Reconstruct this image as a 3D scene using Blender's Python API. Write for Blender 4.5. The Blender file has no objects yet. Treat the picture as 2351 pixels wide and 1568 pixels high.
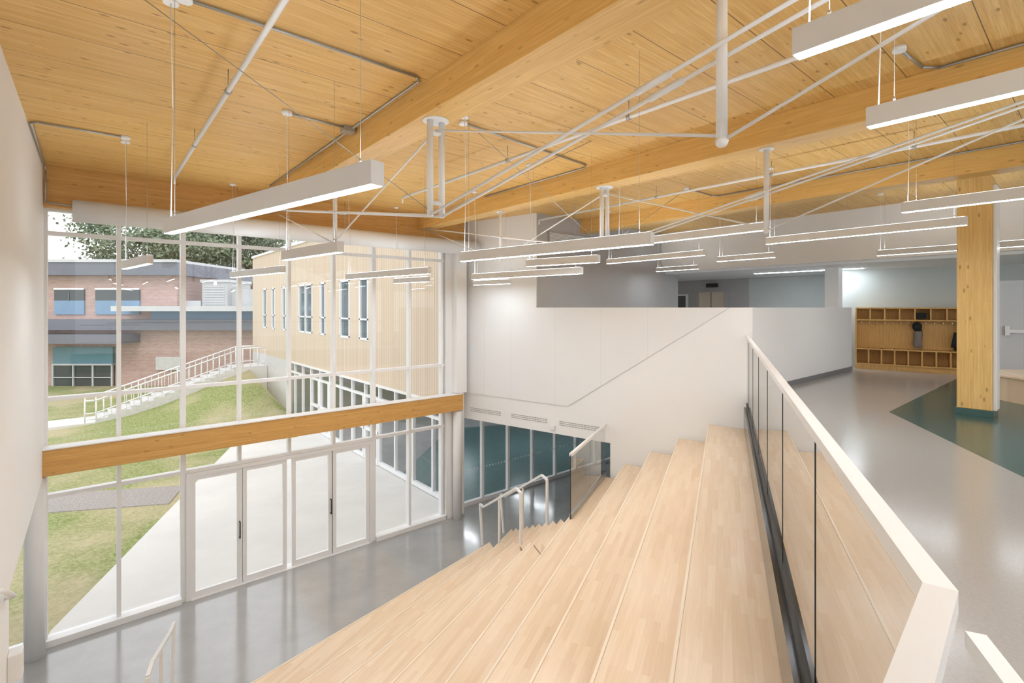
import bpy, bmesh, math, random
from mathutils import Vector, Matrix
random.seed(7)
S=bpy.context.scene
try:
    S.view_settings.view_transform='Standard'
except Exception: pass

# ------------------------------------------------------------------ materials
def newmat(name):
    m=bpy.data.materials.new(name); m.use_nodes=True
    nt=m.node_tree; nt.nodes.clear()
    o=nt.nodes.new('ShaderNodeOutputMaterial'); b=nt.nodes.new('ShaderNodeBsdfPrincipled')
    nt.links.new(b.outputs[0],o.inputs[0])
    return m,nt,b,o
def coords(nt):
    return nt.nodes.new('ShaderNodeTexCoord').outputs['Object']
def dotv(nt,v,vec):
    n=nt.nodes.new('ShaderNodeVectorMath'); n.operation='DOT_PRODUCT'
    nt.links.new(v,n.inputs[0]); n.inputs[1].default_value=vec
    return n.outputs['Value']
def comb(nt,x,y,z=None):
    c=nt.nodes.new('ShaderNodeCombineXYZ')
    nt.links.new(x,c.inputs[0]); nt.links.new(y,c.inputs[1])
    if z is not None: nt.links.new(z,c.inputs[2])
    return c.outputs[0]
def mul(nt,v,s):
    n=nt.nodes.new('ShaderNodeVectorMath'); n.operation='MULTIPLY'
    nt.links.new(v,n.inputs[0]); n.inputs[1].default_value=s
    return n.outputs[0]
def addv(nt,v,s):
    n=nt.nodes.new('ShaderNodeVectorMath'); n.operation='ADD'
    nt.links.new(v,n.inputs[0]); n.inputs[1].default_value=s
    return n.outputs[0]
def mix(nt,fac,a,b,mode='MIX'):
    n=nt.nodes.new('ShaderNodeMix'); n.data_type='RGBA'; n.blend_type=mode
    for sock,val in ((n.inputs[0],fac),(n.inputs[6],a),(n.inputs[7],b)):
        if hasattr(val,'links'): nt.links.new(val,sock)
        else: sock.default_value=val if isinstance(val,float) else (*val,1)
    return n.outputs[2]
def ramp(nt,v,stops):
    r=nt.nodes.new('ShaderNodeValToRGB'); nt.links.new(v,r.inputs[0])
    e=r.color_ramp.elements
    e[0].position=stops[0][0]; e[0].color=(*stops[0][1],1)
    e[1].position=stops[-1][0]; e[1].color=(*stops[-1][1],1)
    for p,c in stops[1:-1]:
        x=e.new(p); x.color=(*c,1)
    return r.outputs[0]
def noise(nt,v,scale,detail=3,rough=.5):
    n=nt.nodes.new('ShaderNodeTexNoise'); nt.links.new(v,n.inputs['Vector'])
    n.inputs['Scale'].default_value=scale; n.inputs['Detail'].default_value=detail; n.inputs['Roughness'].default_value=rough
    return n.outputs[0]
def brick(nt,v,bw,rh,mortar,c1,c2,cm,off=.37):
    n=nt.nodes.new('ShaderNodeTexBrick'); nt.links.new(v,n.inputs['Vector'])
    n.offset=off
    n.inputs['Scale'].default_value=1; n.inputs['Brick Width'].default_value=bw; n.inputs['Row Height'].default_value=rh
    n.inputs['Mortar Size'].default_value=mortar; n.inputs['Mortar Smooth'].default_value=.1
    n.inputs['Color1'].default_value=(*c1,1); n.inputs['Color2'].default_value=(*c2,1); n.inputs['Mortar'].default_value=(*cm,1)
    return n.outputs['Color'],n.outputs['Fac']
def wood(name,along,cross,bw,rh,c1,c2,seam,rough=.45,knots=.6,panel=None,mortar=.0008,grain=.25,spec=.35):
    m,nt,b,o=newmat(name); P=coords(nt)
    L=dotv(nt,P,along); C=dotv(nt,P,cross)
    v=addv(nt,comb(nt,L,C),(60.13,30.0,0))
    col,_=brick(nt,v,bw,rh,mortar,c1,c2,seam)
    g=noise(nt,mul(nt,v,(1.2,26,1)),2.0,4,.6)
    gcol=ramp(nt,g,[(.3,(1-grain,1-grain*1.25,1-grain*1.7)),(.7,(1,1,1))])
    col=mix(nt,1.0,col,gcol,'MULTIPLY')
    if knots>0:
        vo=nt.nodes.new('ShaderNodeTexVoronoi'); vo.feature='F1'
        nt.links.new(mul(nt,v,(3.6,10,1)),vo.inputs['Vector']); vo.inputs['Scale'].default_value=1
        vo.inputs['Randomness'].default_value=1
        k=ramp(nt,vo.outputs['Distance'],[(.08,(1,1,1)),(.16,(0,0,0))])
        km=nt.nodes.new('ShaderNodeMath'); km.operation='MULTIPLY'; nt.links.new(k,km.inputs[0]); km.inputs[1].default_value=knots
        col=mix(nt,km.outputs[0],col,(c2[0]*.42,c2[1]*.33,c2[2]*.22))
    if panel:
        cp,f=brick(nt,v,panel[0],panel[1],.004,(0,0,0),(0,0,0),(1,1,1),0)
        col=mix(nt,f,col,(c2[0]*.25,c2[1]*.22,c2[2]*.2))
    nt.links.new(col,b.inputs['Base Color']); b.inputs['Roughness'].default_value=rough
    b.inputs['Specular IOR Level'].default_value=spec
    return m
def plain(name,c,rough=.5,metal=0,nscale=0,namt=.06,spec=.5,bump=0):
    m,nt,b,o=newmat(name)
    b.inputs['Roughness'].default_value=rough; b.inputs['Metallic'].default_value=metal
    b.inputs['Specular IOR Level'].default_value=spec
    P=coords(nt)
    n=noise(nt,P,nscale or 1.5,4,.6)
    lo=tuple(x*(1-namt) for x in c); hi=tuple(min(1,x*(1+namt)) for x in c)
    col=ramp(nt,n,[(.3,lo),(.7,hi)])
    nt.links.new(col,b.inputs['Base Color'])
    if bump:
        bp=nt.nodes.new('ShaderNodeBump'); bp.inputs['Strength'].default_value=bump; bp.inputs['Distance'].default_value=.02
        nt.links.new(n,bp.inputs['Height']); nt.links.new(bp.outputs[0],b.inputs['Normal'])
    return m
def emis(name,c,s):
    m=bpy.data.materials.new(name); m.use_nodes=True; nt=m.node_tree; nt.nodes.clear()
    o=nt.nodes.new('ShaderNodeOutputMaterial'); e=nt.nodes.new('ShaderNodeEmission')
    e.inputs[0].default_value=(*c,1); e.inputs[1].default_value=s
    nt.links.new(e.outputs[0],o.inputs[0]); return m
def glassmat(name,tint,refl=1.7,rough=.0):
    m=bpy.data.materials.new(name); m.use_nodes=True; nt=m.node_tree; nt.nodes.clear()
    o=nt.nodes.new('ShaderNodeOutputMaterial')
    t=nt.nodes.new('ShaderNodeBsdfTransparent'); t.inputs[0].default_value=(*tint,1)
    g=nt.nodes.new('ShaderNodeBsdfGlossy'); g.inputs['Roughness'].default_value=rough
    mx=nt.nodes.new('ShaderNodeMixShader')
    ge=nt.nodes.new('ShaderNodeNewGeometry')
    d=nt.nodes.new('ShaderNodeVectorMath'); d.operation='DOT_PRODUCT'
    nt.links.new(ge.outputs['Normal'],d.inputs[0]); nt.links.new(ge.outputs['Incoming'],d.inputs[1])
    def M(op,a,bv):
        n=nt.nodes.new('ShaderNodeMath'); n.operation=op; n.use_clamp=False
        for i,v in enumerate((a,bv)):
            if v is None: continue
            if hasattr(v,'links'): nt.links.new(v,n.inputs[i])
            else: n.inputs[i].default_value=v
        return n.outputs[0]
    a=M('ABSOLUTE',d.outputs['Value'],None); a=M('SUBTRACT',1.0,a); a=M('POWER',a,5.0)
    a=M('MULTIPLY',a,.96); a=M('ADD',a,.04); a=M('MULTIPLY',a,refl); a=M('MINIMUM',a,.95)
    nt.links.new(a,mx.inputs[0]); nt.links.new(t.outputs[0],mx.inputs[1]); nt.links.new(g.outputs[0],mx.inputs[2])
    nt.links.new(mx.outputs[0],o.inputs[0]); return m

D4=Vector((.894,.448,0)); N4=Vector((.448,-.894,0))
white=plain('white_paint',(.90,.905,.91),.55,nscale=.6,namt=.012,spec=.3)
panelw=plain('white_wall_panel',(.86,.87,.88),.45,nscale=.6,namt=.012,spec=.3)
frame=plain('white_aluminium',(.88,.89,.905),.35,namt=.02)
lampm=plain('lamp_housing',(.74,.745,.75),.4,namt=.02)
steelw=plain('white_painted_steel',(.85,.855,.86),.35,namt=.02)
greyw=plain('grey_paint',(.44,.435,.435),.6,namt=.03)
tealw=plain('pale_teal_paint',(.56,.60,.585),.6,namt=.02)
deck=wood('timber_deck',(1,0,0),(0,1,0),1.3,.038,(.86,.57,.22),(.79,.48,.155),(.62,.34,.09),.45,.8,panel=(41,.6),grain=.2)
beamw=wood('glulam_timber',(0,1,0),(1,0,1),1.6,.04,(.86,.56,.20),(.81,.50,.165),(.72,.41,.11),.4,.5,grain=.18)
headw=wood('glulam_header_timber',(1,0,0),(0,1,1),1.6,.04,(.78,.47,.165),(.71,.40,.13),(.60,.32,.10),.4,.5,grain=.2)
colw=wood('glulam_column_timber',(0,0,1),(1,1,0),1.6,.045,(.88,.61,.25),(.83,.55,.21),(.72,.44,.16),.4,.7,grain=.18)
maple=wood('maple_boards',tuple(D4),(N4.x,N4.y,.0),.63,.057,(.90,.74,.56),(.83,.645,.455),(.80,.61,.42),.24,0,grain=.07,mortar=.0004,spec=.55)
plyw=wood('cubby_plywood',(0,0,1),(1,1,0),3,.4,(.80,.50,.19),(.78,.48,.17),(.7,.40,.13),.45,.1)
conc=plain('polished_concrete',(.36,.36,.36),.14,nscale=1.2,namt=.12,spec=1.0)
conc.node_tree.nodes['Principled BSDF'].inputs['IOR'].default_value=1.75
lino=plain('grey_terrazzo_floor',(.40,.39,.385),.16,nscale=60,namt=.05)
green=plain('green_rubber_floor',(.055,.115,.11),.2,nscale=60,namt=.12)
tealfl=plain('teal_room_floor',(.10,.18,.18),.25,nscale=10,namt=.1)
darkbase=plain('grey_skirting',(.22,.23,.24),.4)
darkmet=plain('dark_steel',(.07,.07,.07),.16,.85)
blackr=plain('black_gasket',(.015,.015,.015),.4)
galv=plain('galvanised_conduit',(.45,.46,.46),.35,.7)
steel=plain('stainless_steel',(.55,.54,.52),.3,.9)
glass=glassmat('clear_window_glass',(.98,.985,.985),1.5)
gglass=glassmat('guard_glass',(.955,.97,.96),2.2)
led=emis('led_diffuser',(.88,.94,1),52.0)
upfill=emis('added_ceiling_fill',(.88,.94,1),27.0)  # glow added on the pendant tops to brighten the ceiling
patio=plain('patio_concrete',(.72,.705,.68),.8,nscale=.8,namt=.05)
stonew=plain('pale_stone',(.66,.65,.64),.8,nscale=6,namt=.08)
gravel=plain('gravel',(.36,.33,.31),.95,nscale=25,namt=.3)
roofm=plain('dark_metal_fascia',(.17,.18,.22),.5)
bluep=plain('blue_spandrel',(.20,.33,.50),.4)
teals=plain('teal_shutter',(.14,.29,.36),.5)
darkg=plain('dark_glazing',(.07,.085,.09),.08)
skyg=plain('reflective_glazing',(.16,.22,.25),.05,.3)
hvacm=plain('hvac_grey',(.5,.51,.51),.6)
roofl=plain('pale_fascia',(.6,.62,.64),.6)
# grass
m,nt,b,o=newmat('grass'); P=coords(nt)
n1=noise(nt,P,14,6,.75); n2=noise(nt,P,.35,3,.5)
ca=ramp(nt,n1,[(.3,(.13,.17,.05)),(.5,(.27,.31,.12)),(.72,(.52,.53,.30))])
cb=ramp(nt,n1,[(.25,(.34,.30,.17)),(.75,(.58,.52,.34))])
f=ramp(nt,n2,[(.42,(0,0,0)),(.60,(1,1,1))])
nt.links.new(mix(nt,f,ca,cb),b.inputs['Base Color']); b.inputs['Roughness'].default_value=1; b.inputs['Specular IOR Level'].default_value=.1
grass=m
# brick
m,nt,b,o=newmat('red_brick'); P=coords(nt)
v=comb(nt,dotv(nt,P,(.765,-.644,0)),dotv(nt,P,(0,0,1)))
c,_=brick(nt,v,.3,.1,.008,(.56,.38,.33),(.47,.31,.27),(.56,.50,.47),.5)
nt.links.new(c,b.inputs['Base Color']); b.inputs['Roughness'].default_value=.9; brickm=m
# cladding (vertical boards)
m,nt,b,o=newmat('vertical_timber_cladding'); P=coords(nt)
v=comb(nt,dotv(nt,P,(0,0,1)),dotv(nt,P,(0,1,0)))
c,_=brick(nt,addv(nt,v,(4,0,0)),20,.13,.012,(.74,.615,.49),(.69,.565,.44),(.52,.41,.30),.0)
nt.links.new(c,b.inputs['Base Color']); b.inputs['Roughness'].default_value=.7; clad=m
leafm=plain('tree_leaves',(.22,.27,.17),.8,nscale=3,namt=.5)
barkm=plain('tree_bark',(.2,.17,.15),.9)
cloth_d=plain('dark_cloth',(.02,.022,.025),.9); cloth_g=plain('grey_cloth',(.25,.22,.2),.9)

# ------------------------------------------------------------------ builder
class B:
    def __init__(s,name): s.name=name; s.bm=bmesh.new(); s.mats=[]
    def mi(s,m):
        if m not in s.mats: s.mats.append(m)
        return s.mats.index(m)
    def face(s,pts,m,smooth=False):
        vs=[s.bm.verts.new(p) for p in pts]
        f=s.bm.faces.new(vs); f.material_index=s.mi(m); f.smooth=smooth; return f
    def prism(s,poly,z0,z1,m,mtop=None,mbot=None):
        n=len(poly); lo=[s.bm.verts.new((p[0],p[1],z0)) for p in poly]; hi=[s.bm.verts.new((p[0],p[1],z1)) for p in poly]
        fs=[s.bm.faces.new(hi),s.bm.faces.new(lo[::-1])]
        fs[0].material_index=s.mi(mtop or m); fs[1].material_index=s.mi(mbot or m)
        for i in range(n):
            f=s.bm.faces.new((lo[i],lo[(i+1)%n],hi[(i+1)%n],hi[i])); f.material_index=s.mi(m); fs.append(f)
        bmesh.ops.recalc_face_normals(s.bm,faces=fs)
    def box(s,x0,x1,y0,y1,z0,z1,m,**k): s.prism([(x0,y0),(x1,y0),(x1,y1),(x0,y1)],z0,z1,m,**k)
    def obox(s,p,q,w,z0,z1,m,side=0,**k):
        p=Vector(p[:2]);q=Vector(q[:2]); d=(q-p).normalized(); n=Vector((-d.y,d.x))
        a=n*(w/2*(side-1)) ; c=n*(w/2*(side+1))
        s.prism([p+a,q+a,q+c,p+c],z0,z1,m,**k)
    def vprism(s,pts3,off,m):
        off=Vector(off); a=[s.bm.verts.new(p) for p in pts3]; c=[s.bm.verts.new(Vector(p)+off) for p in pts3]
        n=len(a); fs=[s.bm.faces.new(a),s.bm.faces.new(c[::-1])]
        for i in range(n): fs.append(s.bm.faces.new((a[i],c[i],c[(i+1)%n],a[(i+1)%n])))
        for f in fs: f.material_index=s.mi(m)
        bmesh.ops.recalc_face_normals(s.bm,faces=fs)
    def tube(s,pts,r,m,seg=10,r2=None):
        pts=[Vector(p) for p in pts]
        for i in range(len(pts)-1):
            a,c=pts[i],pts[i+1]; d=c-a; L=d.length
            if L<1e-5: continue
            mat=Matrix.Translation((a+c)/2)@d.to_track_quat('Z','Y').to_matrix().to_4x4()
            inner = (i>0 or i<len(pts)-2) and len(pts)>2
            g=bmesh.ops.create_cone(s.bm,cap_ends=True,segments=seg,radius1=r,radius2=r if r2 is None else r2,depth=L+(r*.6 if inner else 0),matrix=mat)
            for f in {f for v in g['verts'] for f in v.link_faces}:
                f.material_index=s.mi(m); f.smooth=len(f.verts)==4
    def bar(s,a,c,w,h,m):
        a=Vector(a);c=Vector(c); d=(c-a).normalized()
        up=Vector((0,0,1)); 
        if abs(d.z)>.95: sx=Vector((1,0,0))
        else: sx=d.cross(up).normalized()
        sy=sx.cross(d).normalized()
        q=[a+sx*i*w/2+sy*j*h/2 for i,j in((-1,-1),(1,-1),(1,1),(-1,1))]
        s.vprism(q,c-a,m)
    def ball(s,c,r,m,sub=2,sc=(1,1,1),jit=0):
        g=bmesh.ops.create_icosphere(s.bm,subdivisions=sub,radius=r)
        for v in g['verts']:
            k=1+random.uniform(-jit,jit); v.co=Vector((v.co.x*sc[0]*k,v.co.y*sc[1]*k,v.co.z*sc[2]*k))+Vector(c)
        for f in {f for v in g['verts'] for f in v.link_faces}: f.material_index=s.mi(m); f.smooth=True
    def done(s,bevel=0,parent=None):
        me=bpy.data.meshes.new(s.name); s.bm.to_mesh(me); s.bm.free()
        for m in s.mats: me.materials.append(m)
        ob=bpy.data.objects.new(s.name,me); S.collection.objects.link(ob)
        if bevel:
            md=ob.modifiers.new('bevel','BEVEL'); md.width=bevel; md.segments=2; md.limit_method='ANGLE'
        if parent: ob.parent=parent
        return ob

FL=-5.33; UF=-1.57; CE=2.2
def wl(w,off=0): return 10.05-.2524*w+off   # skewed hall wall line u(w)

# ------------------------------------------------------------------ shell
o=B('ceiling'); o.box(-1.2,20,-7,11.2,CE,CE+.25,deck); o.done()
o=B('floor'); o.box(-4,7.25,-6,10.9,FL-.2,FL,conc); o.box(7.25,14,2,11.0,FL-.2,FL,conc); o.done()
o=B('floor_upper')
o.prism([(-3.38,-2.15),(9.05,4.06),(20,4.06),(20,-8),(-3.38,-8)],UF-.3,UF,lino)
o.prism([(wl(4.06)+.1,4.06),(wl(10.77)+.1,10.77),(20,10.77),(20,4.06)],UF-.3,UF,lino)
o.done()
o=B('floor_green_inlay'); o.prism([(9.15,2.06),(19,2.06),(19,-4),(-.6,-4)],UF,UF+.003,green); o.done()
o=B('wall_left'); o.box(-.9,-.6,-6,10.72,-2.62,CE,white); o.box(-.9,-.6,-6,6.5,FL,-2.62,white)
o.done()
o=B('wall_left_lower'); o.box(-3.6,-3.4,-6,10.9,FL,-2.6,white); o.box(-3.6,-.9,6.3,10.9,-2.62,-2.45,white); o.done()
o=B('baseboard_left'); o.box(-.6,-.585,2,6.5,FL,FL+.1,darkbase); o.done()
o=B('wall_handrail'); o.tube([(-.6,5.5,-2.2),(-.54,5.5,-2.2),(-.54,6.2,-2.55),(-.6,6.2,-2.55)],.02,steelw); o.done()
o=B('door_operator_box'); o.box(-.6,-.5,6.35,6.5,-3.4,-3.15,steelw); o.done(.01)

def WP(w,z,off=0): return (wl(w)+off*.9696,w+off*.2448,z)
nrm=Vector((.9696,.2448,0))
o=B('wall_right')
o.vprism([WP(10.9,-2.87),WP(6.7,-2.87),WP(6.7,FL),WP(4.03,FL),WP(4.03,0),WP(8.49,0),WP(8.49,CE),WP(10.9,CE)],nrm*.15,white)
o.done()
o=B('wall_panel_cladding')
o.vprism([WP(10.75,-2.2,-.03),WP(7.68,-2.2,-.03),WP(4.41,-.005,-.03),WP(8.49,-.005,-.03),WP(8.49,CE,-.03),WP(10.75,CE,-.03)],nrm*.029,panelw)
for w in (10.0,9.2,8.0,6.9,5.9):
    zb=-2.2 if w>7.68 else -2.2+(7.68-w)/(7.68-4.41)*2.2
    zt=CE if w>8.49 else 0
    o.vprism([WP(w,zb,-.031),WP(w-.006,zb,-.031),WP(w-.006,zt,-.031),WP(w,zt,-.031)],nrm*.002,lampm)
o.done()
o=B('wall_guard_upper'); o.box(9.03,14.5,4.03,4.18,UF,0,white); o.done()
o=B('baseboard_guard'); o.box(9.1,14.5,4.015,4.03,UF,UF+.1,darkbase); o.done()
o=B('ceiling_lower'); o.prism([(wl(10.9)+.12,10.95),(wl(4)+.12,4.0),(15,4),(15,10.95)],-2.87,-2.6,white); o.done()
o=B('wall_lower_end'); o.box(14,14.2,4,11,FL,-2.87,white); o.box(9.2,14,4,4.2,FL,-2.87,white); o.done()
for a,bb in ((10.45,9.5),(9.2,8.2),(7.9,6.85)):
    o=B('slot_diffuser')
    for zz in (-2.58,-2.62,-2.66):
        n=14; st=(a-bb)/n
        for i in range(n):
            w0=a-i*st; w1=w0-st*.8
            o.vprism([WP(w0,zz,-.006),WP(w1,zz,-.006),WP(w1,zz+.014,-.006),WP(w0,zz+.014,-.006)],nrm*.006,galv)
    o.done()
o=B('wall_sensor'); o.vprism([WP(8.12,-2.78,-.06),WP(8.0,-2.78,-.06),WP(8.0,-2.68,-.06),WP(8.12,-2.68,-.06)],nrm*.06,frame); o.done(.01)

o=B('wall_bulkhead'); o.box(13,13.2,-7,8.49,1.06,CE,white); o.box(13.2,19.5,-7,11,1.0,1.1,white); o.done()
o=B('wall_corridor_grey'); o.box(wl(8.49),13.9,8.49,8.64,UF,CE,greyw); o.done()
o=B('ventilation_grille')
o.box(8.26,10.05,8.465,8.49,1.42,1.82,galv)
for i in range(12): o.box(8.3,10.01,8.45,8.47,1.445+i*.03,1.457+i*.03,frame)
o.done()
o=B('wall_far'); o.box(17,17.2,8.35,13,UF,1.06,greyw); o.box(17,17.2,7.7,8.35,UF,1.06,greyw); o.box(17,17.2,2,7.7,UF,1.06,tealw)
o.box(13.9,17.2,12.4,12.6,UF,1.06,greyw); o.done()
o=B('elevator_door')
o.box(16.95,17,8.42,9.62,UF,.62,greyw); o.box(16.93,16.96,8.55,9.49,UF,.55,steel); o.box(16.925,16.94,9.01,9.03,UF,.55,blackr)
o.box(16.9,17,8.8,9.2,.72,.86,blackr); o.done()
o=B('door_corridor'); o.box(16.92,17,9.95,10.9,UF,.5,frame); o.box(16.9,16.95,10.02,10.83,UF,.44,darkg); o.done()
o=B('pilaster'); o.box(14.1,14.4,4.2,4.5,UF,1.0,white); o.done()
cu=Vector((.2449,-.9696,0)); cn=Vector((-.9696,-.2449,0))
C0=Vector((15.05,4.1,0))
def CP(s,off=0): q=C0+cu*s+cn*off; return (q.x,q.y)
o=B('wall_cubby')
o.obox(CP(-.6,-.45),CP(8,-.45),.15,UF,1.06,tealw); o.done()
o=B('baseboard_cubby'); o.obox(CP(3.9,-.365),CP(8,-.365),.02,UF,UF+.1,darkbase); o.done()
o=B('coat_cubby_unit')
Lc=2.4
def cb(s0,s1,d0,d1,z0,z1,m=plyw): o.prism([CP(s0,d0),CP(s1,d0),CP(s1,d1),CP(s0,d1)],z0,z1,m)
cb(0,Lc,-.37,-.34,UF+.08,0)
for zz in (0,-.3,-1.04,-1.42): cb(0,Lc,-.36,.05 if zz<-.5 else 0,zz-.03,zz)
for i in range(9):
    s=i*(Lc-.03)/8
    cb(s,s+.03,-.36,0,-.3,0)
for i in range(10):
    s=i*(Lc-.03)/9
    cb(s,s+.03,-.36,.04,-1.42,-1.04)
cb(0,.03,-.36,0,-1.04,-.3); cb(Lc-.03,Lc,-.36,0,-1.04,-.3)
cb(0,Lc,-.36,0,UF,UF+.12)
for i in range(14):
    s=.12+i*.162; cb(s,s+.02,-.34,-.28,-.4,-.37,steel)
cb(1.2,1.42,-.3,-.05,-.27,-.13,cloth_d); cb(2.1,2.3,-.3,-.05,-.27,-.1,cloth_d)
o.done()
def garment(name,s,ztop,zbot,wd,m1,m2):
    o=B(name); p=CP(s,-.22)
    n=7
    rings=[]
    for i in range(n):
        t=i/(n-1); z=ztop+(zbot-ztop)*t; r=wd*(.35+.65*min(1,t*2.2))*(1-.25*max(0,t-.6))
        ring=[]
        for k in range(12):
            a=k*math.tau/12; rr=r*(1+.18*math.sin(3*a+i)+random.uniform(-.05,.05))
            q=Vector((p[0],p[1],z))+cu*math.cos(a)*rr+cn*math.sin(a)*rr*.5
            ring.append(o.bm.verts.new(q))
        rings.append(ring)
    for i in range(n-1):
        for k in range(12):
            f=o.bm.faces.new((rings[i][k],rings[i][(k+1)%12],rings[i+1][(k+1)%12],rings[i+1][k])); f.material_index=o.mi(m1 if i>1 else m2); f.smooth=True
    f=o.bm.faces.new(rings[-1]); f.material_index=o.mi(m1)
    f=o.bm.faces.new(rings[0]); f.material_index=o.mi(m2)
    return o
o=garment('hanging_scarf_and_hat',1.27,-.38,-1.0,.09,cloth_g,cloth_d)
o.ball((CP(1.25,-.2)[0],CP(1.25,-.2)[1],-.47),.1,cloth_d,2,(1,1,1.2),.03); o.done()
o=garment('hanging_jacket_and_cap',2.1,-.4,-1.03,.16,cloth_d,cloth_g)
o.ball((CP(2.1,-.2)[0],CP(2.1,-.2)[1],-.46),.11,cloth_g,2,(1,1,.8),.03)
o.tube([(*CP(1.97,-.14),-.6),(*CP(1.91,-.1),-.95)],.045,cloth_d); o.tube([(*CP(2.23,-.14),-.6),(*CP(2.29,-.1),-.98)],.045,cloth_d)
o.done()
o=B('door_right')
def dbx(s0,s1,d0,d1,z0,z1,m): o.prism([CP(s0,d0),CP(s1,d0),CP(s1,d1),CP(s0,d1)],z0,z1,m)
dbx(2.72,2.78,-.375,-.32,UF,.62,frame); dbx(3.78,3.84,-.375,-.32,UF,.62,frame); dbx(2.78,3.78,-.375,-.32,.56,.62,frame)
dbx(2.78,3.78,-.36,-.34,UF,.56,panelw); dbx(2.84,3.72,-.34,-.27,-.58,-.50,steel); dbx(2.82,2.9,-.34,-.26,-.64,-.42,steel); o.done()

o=B('timber_column'); o.box(9.75,10.13,1.0,1.38,UF+.1,1.88,colw); o.box(9.73,10.15,.98,1.40,UF,UF+.1,green)
o.box(9.8,10.08,.955,1.0,UF+.1,1.75,frame)
o.done(.006)
o=B('octagonal_wood_bench')
c=Vector((12.25,.35)); 
pl=[(c.x+1.02*math.cos(math.radians(22.5+45*i)),c.y+1.02*math.sin(math.radians(22.5+45*i))) for i in range(8)]
pl2=[(c.x+.97*math.cos(math.radians(22.5+45*i)),c.y+.97*math.sin(math.radians(22.5+45*i))) for i in range(8)]
o.prism(pl2,UF,UF+.40,maple); o.prism(pl,UF+.40,UF+.44,maple); o.done(.005)

# ------------------------------------------------------------------ beams
for i,u in enumerate((2.46,5.93,9.4)):
    o=B('glulam_roof_beam'); o.box(u,u+.34,-7,10.52,1.88,CE,beamw); o.done(.004)
o=B('glulam_header_beam'); o.box(-.6,7.3,10.52,10.9,1.57,CE,headw); o.done()
o=B('glulam_mid_beam'); o.box(-.66,7.12,10.36,10.6,-2.58,-2.18,headw); o.box(-.6,7.1,10.34,10.62,-2.18,-2.16,frame); o.done(.004)
o=B('round_column'); o.tube([(-.69,10.48,FL),(-.69,10.48,-2.6)],.125,steelw,32); o.done()
o=B('round_column'); o.tube([(7.02,10.48,FL),(7.02,10.48,-2.6)],.11,steelw,32); o.done()
o=B('trim_1'); o.box(6.78,7.33,10.62,10.95,FL,1.57,white); o.box(6.95,7.25,10.4,10.62,-2.15,1.57,white); o.done()
o=B('round_duct'); o.tube([(-.25,10.16,1.48),(wl(10.16)-.09,10.16,1.48)],.17,steelw,32)
for u in (1.0,2.0,4.0,5.5,6.8): o.tube([(u,10.16,1.62),(u,10.16,CE)],.005,galv,6)
o.done()

# ------------------------------------------------------------------ curtain wall
mul_u=[-.59,.324,1.238,2.152,3.066,3.98,4.894,5.81,6.72]
o=B('window_1')
g0,g1=10.70,10.84
zt=[1.56,1.18,-1.45,-2.99]
def vbar(u,z0,z1,w=.06): o.box(u-w/2,u+w/2,g0,g1,z0,z1,frame)
for u in mul_u:
    if 1.3<u<4.8: vbar(u,-2.985,1.57)
    else: vbar(u,FL,1.57,.06 if u not in (1.238,4.894) else .08)
for z in zt: o.box(-.6,6.78,g0+.003,g1-.003,z-.03,z+.03,frame)
o.box(-.6,1.21,g0-.08,g1+.004,FL,FL+.1,frame); o.box(4.92,6.8,g0-.08,g1+.004,FL,FL+.1,frame)
for u in (-3.3,-2.4,-1.5): vbar(u,FL,-2.6)
o.box(-3.4,-.6,g0-.01,g1+.01,FL,FL+.1,frame); o.box(-3.4,-.6,g0-.01,g1+.01,-3.02,-2.95,frame)
def pane(u0,u1,z0,z1): o.face([(u0,10.77,z0),(u1,10.77,z0),(u1,10.77,z1),(u0,10.77,z1)],glass)
pane(-3.4,1.238,FL+.1,-2.99); pane(4.894,6.75,FL+.1,-2.99); pane(-.59,6.75,-2.99,1.57); pane(-3.4,-.59,-2.99,-2.6)
o.done()
us=[1.30,2.19,3.06,3.94,4.83]
o=B('door_frame_entrance'); 
for u in (1.314,4.818): o.box(u-.036,u+.036,10.672,10.86,FL,-3.09,frame)
o.box(1.28,4.855,10.668,10.862,-3.09,-3.022,frame); o.box(1.352,4.78,10.64,10.89,FL,FL+.012,frame); o.done()
for i in range(4):
    a,bb=us[i]+.05,us[i+1]-.01
    if i%2==1: a,bb=us[i]+.01,us[i+1]-.05
    o=B('door_%d'%(i+1))
    o.box(a,a+.075,10.70,10.76,FL+.013,-3.092,frame); o.box(bb-.075,bb,10.70,10.76,FL+.013,-3.092,frame)
    o.box(a+.075,bb-.075,10.70,10.76,-3.17,-3.092,frame); o.box(a+.075,bb-.075,10.70,10.76,FL+.013,FL+.12,frame)
    o.face([(a+.07,10.73,FL+.1),(bb-.07,10.73,FL+.1),(bb-.07,10.73,-3.12),(a+.07,10.73,-3.12)],glass)
    hx=bb-.035 if i%2==0 else a+.035
    if i in (0,2):
        o.tube([(hx,10.70,-4.42),(hx,10.64,-4.42),(hx,10.64,-4.12),(hx,10.70,-4.12)],.012,darkmet,8)
    e=bb+.003 if i%2==0 else a-.003
    o.box(e-.002,e+.002,10.72,10.74,FL+.02,-3.10,blackr)
    o.done()
o=B('window_2')
su=[7.4,8.2,9.12,10.07,11.03,11.98,12.93,13.9]
for u in su: o.box(u-.035,u+.035,10.965,11.075,FL+.1,-2.95,frame)
o.box(7.33,14,10.96,11.08,FL,FL+.1,frame); o.box(7.33,14,10.96,11.08,-2.95,-2.87,frame)
o.face([(7.33,11.02,FL),(14,11.02,FL),(14,11.02,-2.87),(7.33,11.02,-2.87)],glass)
for i in range(60):
    u=7.5+i*.105
    o.box(u,u+.035,11.005,11.01,-4.42,-4.385,frame)
o.done()
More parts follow.
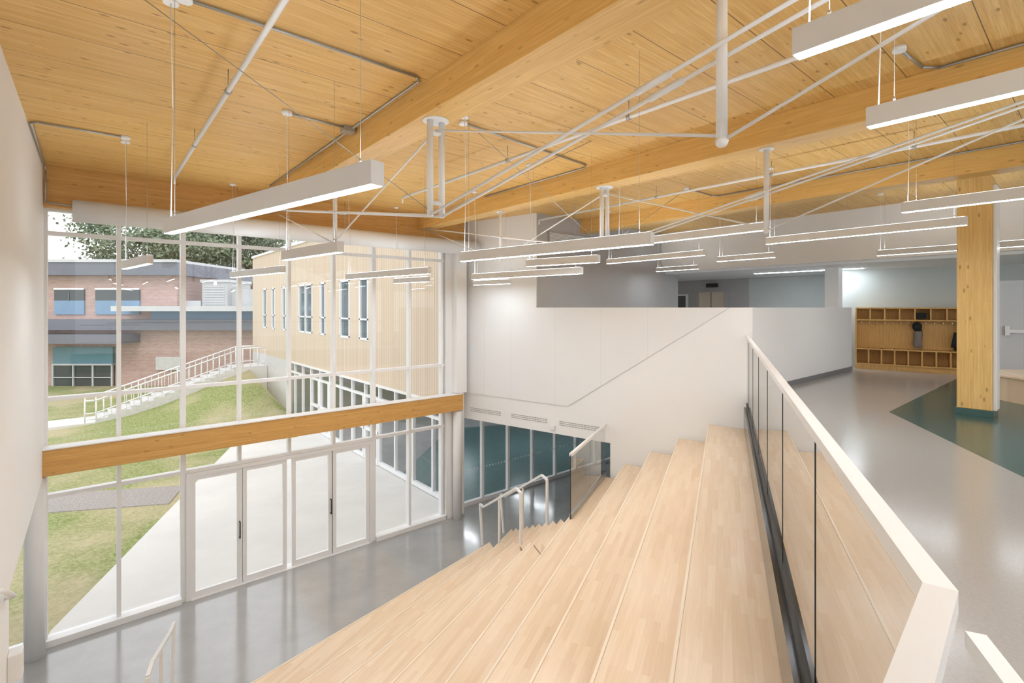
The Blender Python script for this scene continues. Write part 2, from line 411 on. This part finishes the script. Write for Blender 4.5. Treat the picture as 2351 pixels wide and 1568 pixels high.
o=B('floor_wing_room'); o.box(7.36,18,11.08,26,FL-.05,FL,conc); o.prism([(7.4,11.1),(17.4,11.1),(17.4,16),(12,18.5),(7.6,14.5)],FL,FL+.004,tealfl); o.done()
o=B('wall_wing_room'); o.box(17.5,17.7,11,26,FL,-2.5,greyw); o.box(7.6,17.5,25.8,26,FL,-2.5,greyw); o.done()
o=B('ceiling_wing_room'); o.box(7.45,17.7,11.1,26,-2.62,-2.55,white); o.done()

# ------------------------------------------------------------------ bleachers
def DP(s,p): v=D4*s+N4*p; return (v.x,v.y)
def farpt(p,k=9.99):
    s=(k-p*(.448-.2524*.894))/(.894+.2524*.448); return DP(s,p)
def nearpt(p):
    s=(-.58-.448*p)/.894; return DP(s,p)
o=B('timber_bleachers')
ps=[-.29,-.83,-1.375,-1.91,-2.45]; zs=[-2.18-.35*k for k in range(9)]
prevp=.36
for k in range(5):
    p=ps[k]; 
    o.prism([nearpt(prevp+.0),farpt(prevp),farpt(p),nearpt(p)],FL,zs[k],maple)
    prevp=p
E=[(5.3,5.40),(5.58,6.14),(5.86,6.88),(6.14,7.61),(6.42,8.35)]
Nn=[nearpt(-2.45),(-.58,3.53),(-.58,4.64),(-.58,5.60),(-.58,6.77)]
for i in range(1,5):
    o.prism([Nn[i-1],E[i-1],E[i],Nn[i]],FL,zs[4+i],maple)
lip=plain('maple_nosing',(.90,.79,.64),.35,namt=.03)
gap=plain('nosing_groove',(.55,.40,.26),.6,namt=.05)
def nos(a,c,z):
    a=Vector(a);c=Vector(c); d=(c-a).normalized(); n=Vector((d.y,-d.x))
    o.prism([a-n*.012,c-n*.012,c+n*.010,a+n*.010],z-.03,z+.002,lip)
    o.prism([a+n*.010,c+n*.010,c+n*.013,a+n*.013],z-.01,z+.001,gap)
for k in range(5): nos(nearpt(ps[k]),farpt(ps[k]) if k<4 else (8.3,6.90),zs[k])
for i in range(1,5): nos(Nn[i],E[i],zs[4+i])
o.done()
o=B('aisle_steps')
t=Vector((.3795,.925)); O0=Vector((5.31,5.405)); d4=Vector((D4.x,D4.y))
for j in range(1,10):
    A=O0+t*.36*(j-1); C=O0+t*.36*j
    o.prism([A,A+d4*1.0,C+d4*1.0,C],FL,-3.58-.175*j,maple)
o.done()
def rail(name,P0,P1,z0,z1,h=.9):
    o=B(name); a=Vector((*P0,z0)); c=Vector((*P1,z1))
    up=Vector((0,0,h)); d=(c-a); d2=Vector((d.x,d.y,0)).normalized(); W=.04
    o.bar(a,a+up,W,W,steelw); 
    o.bar(a+up,a+up+d2*.25,W,W,steelw)
    o.bar(a+up+d2*.25,c+up-d2*.1,W,W,steelw)
    o.bar(c+up-d2*.1,c+up+d2*.2+Vector((0,0,-.05)),W,W,steelw)
    o.bar(c+up+d2*.2+Vector((0,0,-.05)),c,W,W,steelw)
    m=(a+c)/2; o.bar(m-Vector((0,0,.05)),m+up,.035,.035,steelw)
    return o.done()
rail('stair_handrail',(5.72,6.55),(6.66,8.94),-4.15,FL)
rail('stair_handrail',(6.55,6.75),(7.4,9.1),-4.15,FL)
rail('stair_handrail',(.45,6.75),(.82,8.25),-4.98,FL,.92)

o=B('glass_guard_small')
a=(6.17,5.79);bq=(8.31,6.79)
o.obox(a,bq,.05,-3.58,-3.5,galv)
ax=Vector((*a,0));bx=Vector((*bq,0))
mid=ax.lerp(bx,.5)
for p,q in ((ax,mid+(ax-bx)*.004),(mid-(ax-bx)*.004,bx)):
    o.face([(p.x,p.y,-3.5),(q.x,q.y,-3.5),(q.x,q.y,-2.5),(p.x,p.y,-2.5)],gglass)
o.obox(a,bq,.05,-2.52,-2.47,steelw)
o.obox((a[0]-.01,a[1]-.01),(a[0]+.01,a[1]+.01),.012,-3.58,-2.5,blackr)
o.done()

o=B('glass_guard_long')
gp=.353
js=[1.12,2.47,3.80,5.13,6.46,7.79,9.12,9.98]
for i in range(len(js)-1):
    a=DP(js[i]+.008,gp); c=DP(js[i+1]-.008,gp)
    o.face([(*a,-1.75),(*c,-1.75),(*c,-.52),(*a,-.52)],gglass)
    if i<len(js)-2:
        f0=DP(js[i+1]-.002,gp); f1=DP(js[i+1]+.002,gp)
        o.obox(f0,f1,.006,-1.75,-.55,blackr)
o.obox(DP(1.12,gp),DP(9.98,gp),.026,-1.80,-1.72,blackr)
# dark steel base shoe between the top tread and the floor edge
o.obox(DP(-1,.332),DP(9.9,.332),.065,-2.178,-1.80,darkmet)
c0=Vector(DP(1.12,gp)); c1=Vector((.35,.135)); far=Vector(DP(9.98,gp))
def mitre(pts,w):
    L=[];R=[]
    for i,p in enumerate(pts):
        d0=(pts[i]-pts[i-1]).normalized() if i>0 else None
        d1=(pts[i+1]-pts[i]).normalized() if i<len(pts)-1 else None
        d0=d0 or d1; d1=d1 or d0
        n0=Vector((-d0.y,d0.x)); n1=Vector((-d1.y,d1.x)); n=(n0+n1).normalized(); k=w/2/max(.3,n.dot(n0))
        L.append(p+n*k); R.append(p-n*k)
    return L,R
Lm,Rm=mitre([far,c0,c1],.048)
railshade=plain('guard_rail_shaded',(.74,.735,.73),.4,namt=.02)  # return leg only: its shade is put into a darker rail colour
o.prism([Rm[0],Rm[1],Lm[1],Lm[0]],-.54,-.5,steelw)
o.prism([Rm[1],Rm[2],Lm[2],Lm[1]],-.54,-.5,railshade)
o.face([(c0.x,c0.y,-1.75),(c1.x,c1.y,-1.75),(c1.x,c1.y,-.545),(c0.x,c0.y,-.545)],gglass)
o.bar((*DP(1.15,gp+.06),-.60),(*DP(-.6,gp+.06),-.60),.03,.03,steelw)
o.done()
o=B('trim_floor_edge')
o.obox(DP(-3,.375),DP(9.98,.375),.012,-2.18,UF+.004,darkmet)
o.obox(DP(-3,.385),DP(9.98,.385),.02,UF-.1,UF+.006,steel)
o.done()

# ------------------------------------------------------------------ pendants
lights=[((.41,4.33),(.94,2.02),.53),((.31,8.35),(.5,7.15),.51),((1.88,10.0),(2.2,8.0),.53),((1.64,5.93),(1.81,4.70),.53),
((3.68,9.23),(4.03,6.80),.53),((5.05,10.0),(5.26,8.9),.53),((3.24,4.75),(3.59,2.43),.53),((5.50,7.69),(5.86,5.25),.53),
((6.9,9.6),(7.1,8.5),.53),((5.1,5.7),(5.4,4.52),.63),((9.0,7.3),(8.95,4.9),1.0),((6.65,5.2),(6.65,2.8),1.0),((8.15,3.42),(8.10,1.05),1.0),
((6.53,1.36),(6.53,-1.1),1.0),((12,8.0),(12,6.75),1.0),((10.4,5.4),(10.4,4.2),1.0),((11.6,2.8),(11.6,.36),1.0),((2.15,.79),(2.15,-1.65),1.0),((3.3,.84),(3.3,-1.6),1.0),
((0.4,-.6),(0.6,-3.0),1.0),((1.6,-2.4),(1.6,-4.8),1.0),((4.8,-1.2),(4.8,-3.6),1.0),((8.1,-1.4),(8.1,-3.8),1.0)]  # last row: unseen pendants added out of view for more interior light
def pendant(a,c,z,top):
    o=B('linear_pendant_light'); a=Vector(a);c=Vector(c); d=(c-a).normalized(); n=Vector((-d.y,d.x))
    H=.105;W=.07
    o.obox(a,c,W,z,z+H,lampm)
    o.obox(a+d*.006,c-d*.006,W-.016,z-.002,z,led)
    o.obox(a+d*.02,c-d*.02,W-.02,z+H,z+H+.002,upfill)
    for q in (a+d*.12,c-d*.12):
        o.tube([(q.x,q.y,z+H),(q.x,q.y,top)],.0014,galv,5); o.tube([(q.x,q.y,z+H),(q.x,q.y,z+H+.03)],.006,galv,6)
    q=a+d*.05
    o.tube([(q.x,q.y,z+H),(q.x+.01,q.y-.01,(z+H+top)/2),(q.x,q.y,top-.02)],.0035,frame,6)
    o.tube([(q.x,q.y,top-.03),(q.x,q.y,top)],.05,frame,16)
    o.done()
for a,c,z in lights: pendant(a,c,z,CE)
for a,c in (((9.5,13),(9.5,15.4)),((9.5,18),(9.5,20.4)),((13,13),(13,15.4)),((13,18),(13,20.4))): pendant(a,c,-3.1,-2.62)  # invented pendants, added to brighten the wing room behind the glass
o=B('recessed_strip_light'); o.box(14.9,15.0,3.9,6.6,.99,.9985,led); o.done()

# ------------------------------------------------------------------ beam trusses
def truss(u,wk,wside,we):
    o=B('beam_truss'); zb=.91; zt_=1.88
    for dw in (-.075,.075):
        o.tube([(u+dw*.9,wk,zb),(u+dw*.9,wk,zt_)],.032,steelw,16)
    o.tube([(u-.08,wk,1.05),(u+.08,wk,1.05)],.025,steelw); o.tube([(u-.08,wk,1.75),(u+.08,wk,1.75)],.025,steelw)
    o.tube([(u,wk,zt_-.012),(u,wk,zt_)],.13,steelw,20)
    for ws,wend in zip(wside,we):
        o.tube([(u,ws,zb),(u,ws,zt_)],.03,steelw,16); o.tube([(u,ws,zt_-.012),(u,ws,zt_)],.08,steelw,20); o.ball((u,ws,zb),.036,steelw)
        for du in (-.07,.07):
            A=Vector((u+du,wk,zb+.01)); E_=Vector((u+du,wend,zt_))
            o.tube([A,E_],.013,steelw,10)
            c=A.lerp(E_,.42); e=A.lerp(E_,.46); o.tube([c,e],.022,steelw,12)
        o.tube([(u,wk,zt_-.1),(u,ws,zb+.03)],.010,steelw,8)
        o.tube([(u,ws,zb),(u,wend,zt_-.02)],.010,steelw,8)
    o.tube([(u,wk,zb+.02),(u-2.4,wk+.05,CE)],.004,galv,6); o.tube([(u,wk,zb+.02),(u+2.4,wk+.05,CE)],.004,galv,6); o.done()
truss(2.63,4.31,(1.34,7.04),(-1.55,10.3))
truss(6.10,5.0,(2.56,7.6),(-.3,10.4))

for u,w0 in ((.95,9.2),(4.3,8.2),(7.8,8.3)):
    o=B('sprinkler_pipe'); o.tube([(u,-4,2.0),(u,w0,2.0)],.022,steelw,12)
    for w in (1.5,3.2,5.2,7.2):
        o.tube([(u,w,2.0),(u,w,CE)],.005,galv,6); o.tube([(u,w-.02,2.0),(u,w+.02,2.0)],.03,galv,10)
    o.tube([(u,w0,2.0),(u,w0,1.9)],.014,steelw,8)
    o.done()
def conduit(pts,name='ceiling_conduit'):
    o=B(name); o.tube(pts,.013,galv,8)
    for p in (pts[0],): o.tube([(p[0],p[1],p[2]-.02),(p[0],p[1],p[2]+.02)],.05,frame,16)
    o.done()
zc=2.18
conduit([(.49,4.17,zc),(2.33,4.17,zc),(2.40,4.24,zc),(2.42,9.6,zc)])
conduit([(1.66,5.88,zc),(2.32,5.9,zc),(2.40,5.98,zc)])
conduit([(.31,8.07,zc),(-.5,8.07,zc),(-.57,8.15,zc),(-.57,10.35,zc-.02),(-.57,10.45,2.1),(-.57,10.45,1.62),(-.2,10.45,1.6)])
conduit([(3.34,4.86,zc),(5.75,5.08,zc),(5.86,5.2,zc),(5.88,7.8,zc)])
conduit([(5.2,1.1,zc),(5.75,1.05,zc),(5.88,.95,zc),(5.88,-1,zc)])
conduit([(8.3,4.9,zc),(9.2,4.9,zc),(9.33,4.8,zc),(9.35,0,zc)])
o=B('junction_box'); o.box(2.3,2.44,5.85,5.99,2.13,CE,galv); o.done(.005)

# ------------------------------------------------------------------ exterior
def XD(X,d): return (.7649*X+.6441*d, -.6441*X+.7649*d)
def sm(t): t=max(0,min(1,t)); return t*t*(3-2*t)
def gz(u,w):
    X=.7649*u-.6441*w; d=.6441*u+.7649*w
    return FL-.06+2.3*sm((X+21)/8)*sm((d-20)/8)*(1 if u<7.3 else 0)
o=B('lawn_ground'); N=70
vs={}
for i in range(N+1):
    for j in range(N+1):
        u=-45+ (i/N)*90; w=11.0+(j/N)**1.3*80
        vs[i,j]=o.bm.verts.new((u,w,gz(u,w)))
for i in range(N):
    for j in range(N):
        f=o.bm.faces.new((vs[i,j],vs[i+1,j],vs[i+1,j+1],vs[i,j+1])); f.material_index=o.mi(grass); f.smooth=True
o.done()
o=B('patio_paving'); o.prism([(-.6,10.9),(7.36,10.9),(7.36,21.5),(4.0,21.5),(-.55,11.2)],FL-.1,FL-.02,patio)
o.done()
o=B('gravel_path'); a=[XD(-16,12.2),XD(-9.4,13.6),XD(-9.9,15.0),XD(-16,13.7)]; o.prism(a,FL-.08,FL-.035,gravel); o.done()
o=B('wing_building')
top=2.95
def wx(w0,w1,z0,z1,m,u0=7.33,u1=7.6): o.box(u0,u1,w0,w1,z0,z1,m)
wins=[(16.5,17.25),(18.15,19.1),(20.7,21.3),(22.3,24.2),(26.25,26.85),(28.2,28.8),(29.8,30.6)]
cur=10.95
for a,bq in wins:
    wx(cur,a,-2.62,top,clad); wx(a,bq,-2.62,-1.13,clad); wx(a,bq,1.04,top,clad)
    o.box(7.38,7.42,a,bq,-1.13,1.04,skyg); 
    wx(a,a+.07,-1.13,1.04,frame,7.31,7.4); wx(bq-.07,bq,-1.13,1.04,frame,7.31,7.4); wx(a,bq,-1.16,-1.08,frame,7.31,7.4); wx(a,bq,.98,1.06,frame,7.31,7.4); wx(a,bq,-.45,-.39,frame,7.31,7.4)
    if bq-a>1.5: wx((a+bq)/2-.04,(a+bq)/2+.04,-1.13,1.04,frame,7.31,7.4)
    cur=bq
wx(cur,33,-2.62,top,clad)
wx(10.95,33.05,top,top+.12,frame,7.27,18)
o.box(7.6,18,32.8,33,-2.6,top,clad)
wx(26,33,FL,-2.62,stonew); 
wx(10.95,26,-2.68,-2.6,frame,7.3,7.6)
for w in [11.1+i*1.15 for i in range(13)]:
    wx(w-.04,w+.04,FL,-2.62,frame,7.345,7.455)
wx(11.0,26,-3.15,-3.07,frame,7.34,7.46); wx(11,26,FL,FL+.12,frame,7.34,7.46)
for w in (15.7,16.85,20.3,21.45):
    wx(w+.04,w+.14,FL,-3.1,frame,7.32,7.44); wx(w+1.01,w+1.11,FL,-3.1,frame,7.32,7.44); wx(w+.04,w+1.11,-4.3,-4.2,frame,7.325,7.435)
o.face([(7.4,11,FL),(7.4,26,FL),(7.4,26,-2.65),(7.4,11,-2.65)],glass)
o.done()
o=B('brick_school_building')
f=34/1140
def px2(x): return (x-1175.5)*f
def bb2(x0,x1,y0,y1,d0,d1,m):
    X0,X1=px2(x0),px2(x1); z1=(706-y0)*f; z0=(706-y1)*f
    o.prism([XD(X0,d0),XD(X1,d0),XD(X1,d1),XD(X0,d1)],z0,z1,m)
bb2(-300,400,632,740,34.3,44,brickm)
bb2(-310,415,603,632,33.6,44.5,roofm)
bb2(-310,415,597,603,33.5,44.6,roofl)
for x0,x1 in ((118,187),(213,315),(20,95)):
    bb2(x0,x1,664,690,34.2,34.35,darkg); bb2(x0,x1,690,722,34.2,34.35,bluep); bb2(x0,x1,661,665,34.15,34.35,frame)
    bb2((x0+x1)/2-1,(x0+x1)/2+1,664,690,34.15,34.3,roofm)
bb2(292,700,703,714,32.6,40,roofl)
bb2(345,700,714,735,34.1,40,bluep)
bb2(-300,700,733,757,33.4,40,roofm)
bb2(-300,315,766,786,32.6,34.3,roofm)
bb2(-300,700,757,960,34.3,44,brickm)
bb2(118,256,797,836,34.1,34.35,teals); bb2(118,256,838,888,34.15,34.35,darkg); bb2(118,256,835,839,34.0,34.35,roofl)
for xx in (118,165,210,254): bb2(xx-1,xx+2,838,888,34.05,34.3,roofl)
bb2(118,256,866,868,34.05,34.3,roofl)
bb2(355,420,820,850,34.1,34.4,stonew)
bb2(443,503,643,703,35,38,hvacm); bb2(503,545,662,703,35.5,38,hvacm); bb2(440,506,640,646,34.9,38.1,roofl)
for yy in range(655,700,6): bb2(450,497,yy,yy+2,34.95,35.0,roofl)
bb2(385,440,690,703,35,36,roofl)
o.done()
o=B('outdoor_stair')
n=14; A=Vector((-19.6,23.4)); Cc=Vector((-15.0,27.3)); 
dirv=(Cc-A).normalized(); nv=Vector((-dirv.y,dirv.x))
for i in range(n):
    p=A.lerp(Cc,i/n)
    z=-5.25+2.05*(i+1)/n
    poly=[p-nv*.9,A.lerp(Cc,(i+1)/n)-nv*.9,A.lerp(Cc,(i+1)/n)+nv*.9,p+nv*.9]
    o.prism([XD(v.x,v.y) for v in poly],FL-.1,z,stonew)
poly=[A-dirv*6-nv*.9,A-nv*.9,A+nv*.9,A-dirv*6+nv*.9]; o.prism([XD(v.x,v.y) for v in poly],FL-.1,-5.25,patio)
poly=[Cc-nv*.9,Cc+dirv*1.2-nv*.9,Cc+dirv*1.2+nv*.9,Cc+nv*.9]; o.prism([XD(v.x,v.y) for v in poly],FL-.1,-3.2,patio)
o.done()
o=B('outdoor_stair_railing')
for sd in (-.85,.85):
    P=[(A-dirv*.4+nv*sd,-5.25),(A+nv*sd,-5.25),(Cc+nv*sd,-3.2),(Cc+dirv*1.1+nv*sd,-3.2)]
    pts=[Vector((*XD(v.x,v.y),z)) for v,z in P]
    for a,c in zip(pts[:-1],pts[1:]):
        o.tube([a+Vector((0,0,1)),c+Vector((0,0,1))],.035,frame,6); o.tube([a+Vector((0,0,.15)),c+Vector((0,0,.15))],.025,frame,6)
        k=int((c-a).length/.28)
        for i in range(k+1):
            q=a.lerp(c,i/max(1,k)); rr=.03 if i%6==0 else .014
            o.tube([q,q+Vector((0,0,1))],rr,frame,5)
o.done()
def tree(X,d,zb,h,R,nleaf,name='leafy_tree'):
    o=B(name); bx,by=XD(X,d)
    top=Vector((bx,by,zb+h)); base=Vector((bx,by,zb))
    o.tube([base,base.lerp(top,.5)],.35,barkm,10,.22)
    cl=[]
    for i in range(40):
        a=random.uniform(0,math.tau); t=random.uniform(.35,1); rr=R*random.uniform(.25,1)*(1.1-abs(t-.62)*1.1)
        e=Vector((bx+math.cos(a)*rr,by+math.sin(a)*rr,zb+h*t)); st=base.lerp(top,max(.2,t*.5))
        o.tube([st,e],.12,barkm,6,.02); cl.append(e)
    li=o.mi(leafm)
    for i in range(nleaf):
        c=random.choice(cl)
        q=c+Vector((random.gauss(0,1.1),random.gauss(0,1.1),random.gauss(0,.75)))
        s=random.uniform(.12,.26); a=Vector((random.gauss(0,1),random.gauss(0,1),random.gauss(0,1))).normalized()*s
        b_=a.orthogonal().normalized()*s*.7
        f=o.bm.faces.new([o.bm.verts.new(v) for v in (q-a,q+b_,q+a,q-b_)]); f.material_index=li
    o.done()
tree(-39,56,-4,14.5,8,16000); tree(-32,60,-4,15.0,7,14000)
tree(-64,76,-4,9,6,4000)

# ------------------------------------------------------------------ light
w=bpy.data.worlds.new('overcast_sky'); S.world=w; w.use_nodes=True; nt=w.node_tree; nt.nodes.clear()
wo=nt.nodes.new('ShaderNodeOutputWorld'); bg=nt.nodes.new('ShaderNodeBackground')
bg.inputs[0].default_value=(.95,.97,1,1); bg.inputs[1].default_value=1.7
nt.links.new(bg.outputs[0],wo.inputs[0])
sl=bpy.data.lights.new('sun','SUN'); sl.energy=.6; sl.angle=math.radians(25); sl.color=(1,.97,.92)
so=bpy.data.objects.new('sun',sl); S.collection.objects.link(so); so.rotation_euler=(math.radians(35),math.radians(-25),0)

# ------------------------------------------------------------------ camera
cam=bpy.data.cameras.new('camera'); co=bpy.data.objects.new('camera',cam); S.collection.objects.link(co)
co.location=(0,0,0); co.rotation_euler=(math.radians(90),0,math.radians(-40.1))
cam.sensor_width=36; cam.sensor_fit='HORIZONTAL'; cam.lens=1140/2351*36; cam.shift_y=-78/2351; cam.clip_start=.05; cam.clip_end=500
S.camera=co
